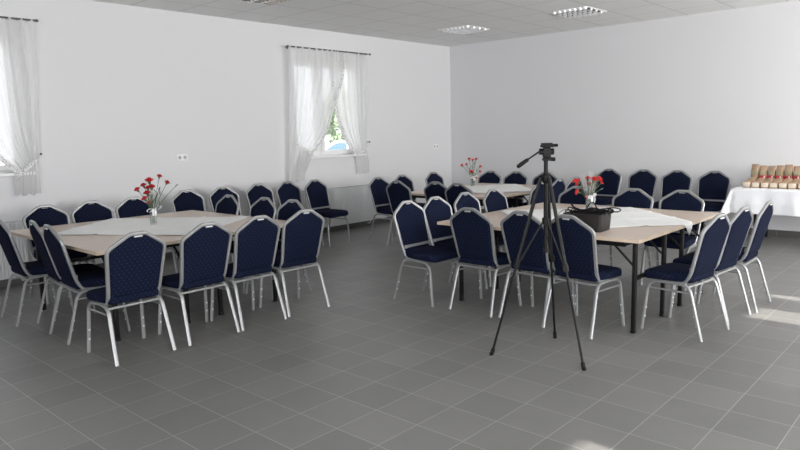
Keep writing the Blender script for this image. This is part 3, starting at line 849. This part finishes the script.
bm = bmesh.new(); box(bm, -.05, .05, -.035, .035, -.02, .02, bev=.006, mtx=Matrix.Rotation(.5, 4, 'Z')); o = obj('power_adapter', bm, 'rubber'); o.location = (bx+.02, by-.01, TT+.098); tag(o, 'black power adapter block lying among the cables in the basket', 'adapter')
bm = bmesh.new(); box(bm, -.04, .04, -.03, .03, -.018, .018, bev=.006, mtx=Matrix.Rotation(-.3, 4, 'Z')); o = obj('power_adapter', bm, 'tripodgrey'); o.location = (bx-.09, by+.02, TT+.092); tag(o, 'dark grey adapter at the left end of the cable basket', 'adapter')

# ------------------------------------------------------------------ tripod
C = Vector((-2.225, 3.90, 0))
t = thing('camera_tripod', 'black camera tripod with pan handle standing before the right table', 'tripod', C)
feet = [Vector((-2.50, 3.654, 0))-C, Vector((-1.872, 3.78, 0))-C, Vector((-2.344, 4.257, 0))-C]
bm = bmesh.new(); cyl(bm, (0, 0, .72), (0, 0, 1.34), .0145, 14); obj('centre_column', bm, 'tripod', t)
bm = bmesh.new(); lathe(bm, [(.018, 1.185), (.026, 1.195), (.030, 1.228), (.024, 1.243), (.017, 1.250), (.016, 1.258)], n=18); obj('crown', bm, 'tripodgrey', t)
for f in feet:
    d = Vector((f.x, f.y, 0)).normalized(); top = d*.034+Vector((0, 0, 1.225))
    mid = top.lerp(f, .48); sd = d.cross(Vector((0, 0, 1)))*.011
    bm = bmesh.new()
    sweep(bm, [top+sd*.3, mid], .0125, .014, n=10)
    sweep(bm, [top.lerp(f, .44), f+(top-f).normalized()*.02], .0082, n=10)
    lg = obj('leg', bm, 'tripod', t)
    bm = bmesh.new(); ax = (f-top).normalized(); sweep(bm, [mid-ax*.03, mid+ax*.022], .0185, n=10)
    cl = mid+d.cross(Vector((0, 0, 1)))*.016; sweep(bm, [cl-ax*.02, cl+ax*.02], .009, n=6)
    obj('leg_clamp', bm, 'tripodgrey', lg)
    bm = bmesh.new(); sweep(bm, [f+(top-f).normalized()*.05+Vector((0, 0, 0)), f+(top-f).normalized()*.012], .013, n=10)
    for v in bm.verts: v.co.z = max(0.0, v.co.z)
    sweep(bm, [f+Vector((0, 0, .018)), f], .014, n=10)
    obj('rubber_foot', bm, 'rubber', lg)
    bm = bmesh.new(); sweep(bm, [d*.018+Vector((0, 0, .925)), mid+Vector((0, 0, .0))-d*.01], .0055, .008, n=6); obj('brace', bm, 'tripod', t)
bm = bmesh.new(); lathe(bm, [(.0145, .905), (.024, .91), (.024, .95), (.0145, .955)], n=14); obj('spreader_collar', bm, 'tripodgrey', t)
bm = bmesh.new(); lathe(bm, [(.012, .712), (.017, .716), (.017, .74), (.0145, .745)], n=12); obj('column_cap', bm, 'rubber', t)
rt = Vector((.739, .674, 0)); fw = Vector((-.674, .739, 0))
def fr(r, f, z): return rt*r+fw*f+Vector((0, 0, z))
HM = Matrix(((rt.x, fw.x, 0, 0), (rt.y, fw.y, 0, 0), (0, 0, 1, 0), (0, 0, 0, 1)))
bm = bmesh.new()
box(bm, -.022, .030, -.03, .03, 1.335, 1.352, bev=.004, mtx=HM); box(bm, -.02, .028, -.024, .024, 1.352, 1.425, bev=.008, mtx=HM)
sweep(bm, [fr(-.045, 0, 1.395), fr(.05, 0, 1.395)], .021, n=14)
hd = obj('pan_head', bm, 'tripod', t)
bm = bmesh.new(); box(bm, -.032, .040, -.045, .045, 1.424, 1.438, bev=.004, mtx=HM); box(bm, -.028, .036, -.038, .038, 1.438, 1.452, bev=.003, mtx=HM); obj('camera_plate', bm, 'tripodgrey', hd)
for (p, q, r) in ((fr(.03, 0, 1.345), fr(.06, 0, 1.343), .013), (fr(.04, -.02, 1.435), fr(.072, -.02, 1.436), .010)):
    bm = bmesh.new(); sweep(bm, [p, q], r, n=10); obj('clamp_knob', bm, 'rubber', hd)
bm = bmesh.new(); sweep(bm, [fr(-.04, 0, 1.40), fr(-.125, -.01, 1.345)], .0055, n=8); hl = obj('pan_handle', bm, 'tripod', t)
bm = bmesh.new(); p0, p1 = fr(-.12, -.01, 1.348), fr(-.195, -.018, 1.298)
sweep(bm, [p0, p0.lerp(p1, .12), p0.lerp(p1, .6), p0.lerp(p1, .93), p1], .014, n=12, rr=[.6, .9, 1., .95, .6]); obj('grip', bm, 'rubber', hl)

# ------------------------------------------------------------------ table with the paper bags
BX0, BX1, BY0, BY1 = -2.535, -.65, 9.33, 10.06
t = thing('folding_table', 'folding table hidden under the long white cloth at the back wall', 'table', ((BX0+BX1)/2, (BY0+BY1)/2, 0), 0)
a, b = (BX1-BX0)/2, (BY1-BY0)/2
bm = bmesh.new(); box(bm, -a, a, -b, b, TT-.027, TT-.002); obj('tabletop', bm, 'beech', t)
for s in (-1, 1):
    for w in (-1, 1):
        bm = bmesh.new(); box(bm, s*(a-.25)-.015, s*(a-.25)+.015, w*(b-.06)-.015, w*(b-.06)+.015, 0, TT-.027); obj('leg', bm, 'black', t)
bm = bmesh.new()
nu, nv = 96, 60; G = []
ov = .335
for j in range(nv+1):
    row = []
    for i in range(nu+1):
        u = lerp(-ov, (BX1-BX0)+ov, i/nu); v = lerp(-ov, BY1-BY0, j/nv)
        ox = -min(0, u) if u < 0 else max(0, u-(BX1-BX0)); oy = -min(0, v)
        x = BX0+min(max(u, 0), BX1-BX0); y = BY0+max(v, 0)
        sx = -1 if u < 0 else 1
        if ox > 0 or oy > 0:
            if ox > 0 and oy > 0:
                m = max(ox, oy); k = min(ox, oy)
                x += sx*(.03+.34*k*(ox/m)); y -= .03+.34*k*(oy/m); dz = m+.12*k
            else:
                o_ = max(ox, oy)
                dz = o_
                wv = .013*math.sin((u if oy else v)*10.3+.6)+.006*math.sin((u if oy else v)*27+1)
                out = min(o_, .02)+(.03+wv)*min(1, o_/.2)
                if ox > 0: x += sx*out*1.2
                else: y -= out
            z = TT+.004-max(0, dz-.006)
        else: z = TT+.004
        y = min(y, YB-.02)
        row.append(bm.verts.new((x, y, z)))
    G.append(row)
for j in range(nv):
    for i in range(nu): bm.faces.new((G[j][i], G[j][i+1], G[j+1][i+1], G[j+1][i]))
o = obj('tablecloth', bm, 'satin', None, 180, False)
mo = o.modifiers.new('thickness', 'SOLIDIFY'); mo.thickness = .0015; mo.offset = 1
tag(o, 'long white cloth draped over the table with the paper bags', 'tablecloth')

def lying_bag(w, d, h, labelled, seed):
    rnd = random.Random(seed); bm = bmesh.new(); rings = []
    for k, (y, sw, sh) in enumerate(((-d/2, .92, .72), (-d*.42, 1.0, .95), (-d*.1, 1.0, 1.0), (d*.25, .98, .95), (d*.45, .95, .6), (d*.5, .93, .35))):
        ring = []
        for i in range(16):
            q = 2*PI*(i+.5)/16; c, s = math.cos(q), math.sin(q)
            c = math.copysign(abs(c)**.55, c); s = math.copysign(abs(s)**.55, s)
            ring.append((w/2*sw*c*(1+rnd.uniform(-.03, .03)), y, h/2*sh*s*(1+rnd.uniform(-.04, .04))+h/2*sh))
        rings.append(ring)
    loft(bm, rings); return bm
def standing_bag(w, d, h, seed):
    rnd = random.Random(seed); bm = bmesh.new(); rings = []
    for z, sw, sd in ((0, .9, .9), (.03*h, .98, 1.0), (.4*h, 1.0, 1.0), (.68*h, .98, .8), (.86*h, .93, .35), (1.0*h, .96, .10)):
        ring = []
        for i in range(16):
            q = 2*PI*(i+.5)/16; c, s = math.cos(q), math.sin(q)
            c = math.copysign(abs(c)**.5, c); s = math.copysign(abs(s)**.6, s)
            ring.append((w/2*sw*c*(1+rnd.uniform(-.04, .04)), d/2*sd*s*(1+rnd.uniform(-.06, .06)), z*(1+(rnd.uniform(-.02, .03) if z > .8*h else 0))))
        rings.append(ring)
    loft(bm, rings); return bm
ords = ['first', 'second', 'third', 'fourth', 'fifth', 'sixth', 'seventh', 'eighth', 'ninth', 'tenth']
ZB = TT+.0065
def front_bag(k):
    x = BX0+.135+.105*k
    r = thing('paper_bag', 'small labelled paper bag in the front row, %s from the left' % ords[k], 'paper bag', (x, 9.44, ZB), rnd.uniform(-.06, .06), 'labelled paper bags in the front row')
    obj('bag', lying_bag(.100, .17, .085, True, 100+k), 'paper', r)
    bm = bmesh.new()
    box(bm, -.041, .041, -.0895, -.0865, .014, .070, bev=.001); obj('label', bm, 'label', r)
def middle_bag(k):
    x = BX0+.145+.104*k
    r = thing('paper_bag', 'plain paper bag lying in the middle row, %s from the left' % ords[k], 'paper bag', (x, 9.63, ZB), rnd.uniform(-.08, .08), 'plain paper bags in the middle row')
    obj('bag', lying_bag(.100, .19, .115, False, 200+k), 'paper', r)
def back_bag(k):
    x = BX0+.115+.100*k
    r = thing('paper_bag', 'standing brown paper bag with red band in the back row, %s from the left' % ords[k], 'paper bag', (x, 9.84, ZB), rnd.uniform(-.1, .1), 'standing paper bags in the back row')
    obj('bag', standing_bag(.096, .1, .265+rnd.uniform(-.012, .012), 300+k), 'paper', r)
    bm = bmesh.new(); box(bm, -.034, .034, -.0525, -.0495, .145, .20, bev=.001); obj('upper_label', bm, 'greylabel', r)
    if k > 0:
        bm = bmesh.new(); box(bm, -.043, .043, -.0545, -.0505, .085, .135, bev=.001); b_ = obj('band', bm, 'redlabel', r)
        bm = bmesh.new(); box(bm, .012, .030, -.0565, -.0546, .088, .130); obj('white_stripe', bm, 'label', b_)
for k in range(8): front_bag(k)
for k in range(8): middle_bag(k)
for k in range(8): back_bag(k)

# ------------------------------------------------------------------ outside the windows
GZ = -.15
bm = bmesh.new(); box(bm, -75, XL-.32, -40, 75, GZ-.1, GZ)
struct('ground', bm, 'ground', 'pale paved yard outside the window', 'ground')
car_c = Vector((-20.4, 19.0, GZ)); cd = Vector((-.68, -.73, 0)).normalized()      # nose to the left in the window
t = thing('parked_car', 'white car parked outside, seen through the gap between curtains', 'car', car_c, math.atan2(cd.y, cd.x))
bm = bmesh.new()
prof = [(-2.05, .32), (-2.1, .7), (-1.98, .92), (-1.55, 1.02), (-1.2, 1.36), (-.8, 1.46), (.35, 1.45), (1.05, .98), (1.9, .85), (2.1, .62), (2.08, .3)]
loft(bm, [[(x, y*(.80 if z > 1.1 else 1), z) for x, z in prof] for y in (-.84, .84)])
bmesh.ops.bevel(bm, geom=[e for e in bm.edges], offset=.05, segments=2, affect='EDGES')
obj('body', bm, 'carwhite', t)
for s in (-1, 1):
    for (x0, x1, x2, x3) in ((-1.18, -.22, -.22, -.82), (-.12, .86, .28, -.12)):
        bm = bmesh.new(); y0, y1 = s*.835, s*.70
        vs = [bm.verts.new(p) for p in ((x0, y0+s*.012, 1.02), (x1, y0+s*.012, 1.02), (x2, y1+s*.012, 1.36), (x3, y1+s*.012, 1.36))]
        f = bm.faces.new(vs); r = bmesh.ops.extrude_face_region(bm, geom=[f])
        for v in r['geom']:
            if isinstance(v, bmesh.types.BMVert): v.co.y -= s*.03
        obj('side_window', bm, 'carglass', t)
    for x in (-1.3, 1.35):
        bm = bmesh.new(); rings = [[(x+r*math.cos(2*PI*k/24), s*y, .31+r*math.sin(2*PI*k/24)) for k in range(24)] for y, r in ((.68, .2), (.68, .31), (.86, .31), (.86, .2))]
        loft(bm, rings); obj('wheel', bm, 'rubber', t)
def tree(x, y, h, r, label, seed):
    rnd = random.Random(seed)
    t = thing('leafy_tree', label, 'tree', (x, y, GZ), 0, 'trees outside the window')
    bm = bmesh.new(); sweep(bm, [(0, 0, 0), (.1, 0, h*.4), (0, .1, h*.75)], .16, n=8, rr=[1, .75, .4]); obj('trunk', bm, 'bark', t)
    bm = bmesh.new()
    for k in range(1500):
        d = Vector((rnd.gauss(0, 1), rnd.gauss(0, 1), rnd.gauss(0, 1))).normalized()*(rnd.uniform(.35, 1)**.5)
        d *= 1+.25*math.sin(d.x*5+seed)*math.cos(d.y*6)
        p = Vector((d.x*r, d.y*r, h*.62+d.z*h*.42)); s = rnd.uniform(.10, .2)
        a = Vector((rnd.gauss(0, 1), rnd.gauss(0, 1), rnd.gauss(0, 1))).normalized(); b = a.orthogonal().normalized()
        bm.faces.new([bm.verts.new(p+a*s), bm.verts.new(p+b*s*.6), bm.verts.new(p-a*s), bm.verts.new(p-b*s*.6)])
    obj('crown', bm, 'foliage', t, 180, False)
tree(-27.5, 26.2, 4.2, 2.0, 'green tree outside behind the white car', 4)

# ------------------------------------------------------------------ light
w = bpy.data.worlds.new('sky'); SC.world = w; w.use_nodes = True
bg = w.node_tree.nodes['Background']; bg.inputs[0].default_value = (.92, .96, 1., 1); bg.inputs[1].default_value = 2.1
def area(name, loc, rot, sx, sy, power, col=(1, 1, 1)):
    l = bpy.data.lights.new(name, 'AREA'); l.shape = 'RECTANGLE'; l.size = sx; l.size_y = sy; l.energy = power; l.color = col
    o = bpy.data.objects.new(name, l); COL.objects.link(o); o.location = loc; o.rotation_euler = rot
    return o
for h in RW:  # area lamps added at the unseen side windows, tilted up to lift the ceiling
    A_ = (h[3]-h[2]-.2)*(h[1]-h[0]-.12)
    area('window_daylight', (XR-.0, (h[0]+h[1])/2, (h[2]+h[3])/2), (0, PI/2+math.radians(24), 0), h[3]-h[2]-.2, h[1]-h[0]-.12, (58 if h[0] < 4 else 145)*A_, (1, .985, .965))
for h in FW:  # area lamp added in the unseen front opening to brighten the back wall
    A_ = (h[3]-h[2]-.2)*(h[1]-h[0]-.15)
    area('window_daylight', ((h[0]+h[1])/2, YF, (h[2]+h[3])/2), (PI/2+math.radians(24), 0, 0), h[1]-h[0]-.15, h[3]-h[2]-.2, 170*A_, (.97, .985, 1))
s = bpy.data.lights.new('sun', 'SUN'); s.energy = 14; s.angle = math.radians(.6); s.color = (1, .95, .86)
so = bpy.data.objects.new('sun', s); COL.objects.link(so)
dv = Vector((-1, .02, -.515)); so.rotation_euler = dv.to_track_quat('-Z', 'Y').to_euler(); so.location = (8, 3, 6)

# ------------------------------------------------------------------ camera
f_, yaw, pit, rol = 656.43, -.73892, .13897, -.02463
cy_, sy_ = math.cos(yaw), math.sin(yaw)
F = Vector((sy_*math.cos(pit), cy_*math.cos(pit), -math.sin(pit))); r0 = Vector((cy_, -sy_, 0)); u0 = r0.cross(F)
R = r0*math.cos(rol)+u0*math.sin(rol); U = -r0*math.sin(rol)+u0*math.cos(rol)
cam = bpy.data.cameras.new('camera'); co = bpy.data.objects.new('camera', cam); COL.objects.link(co)
cam.sensor_width = 36; cam.lens = f_/800*36; cam.clip_end = 300
co.matrix_world = Matrix(((R.x, U.x, -F.x, 0), (R.y, U.y, -F.y, 0), (R.z, U.z, -F.z, 1.54), (0, 0, 0, 1)))
SC.camera = co
vs = SC.view_settings; vs.view_transform = 'Standard'; vs.look = 'None'; vs.exposure = 0; vs.gamma = 1; vs.use_curve_mapping = False
SC.cycles.use_denoising = True
SC.cycles.max_bounces = 10; SC.cycles.diffuse_bounces = 6; SC.cycles.transparent_max_bounces = 16
SC.cycles.sample_clamp_indirect = 6
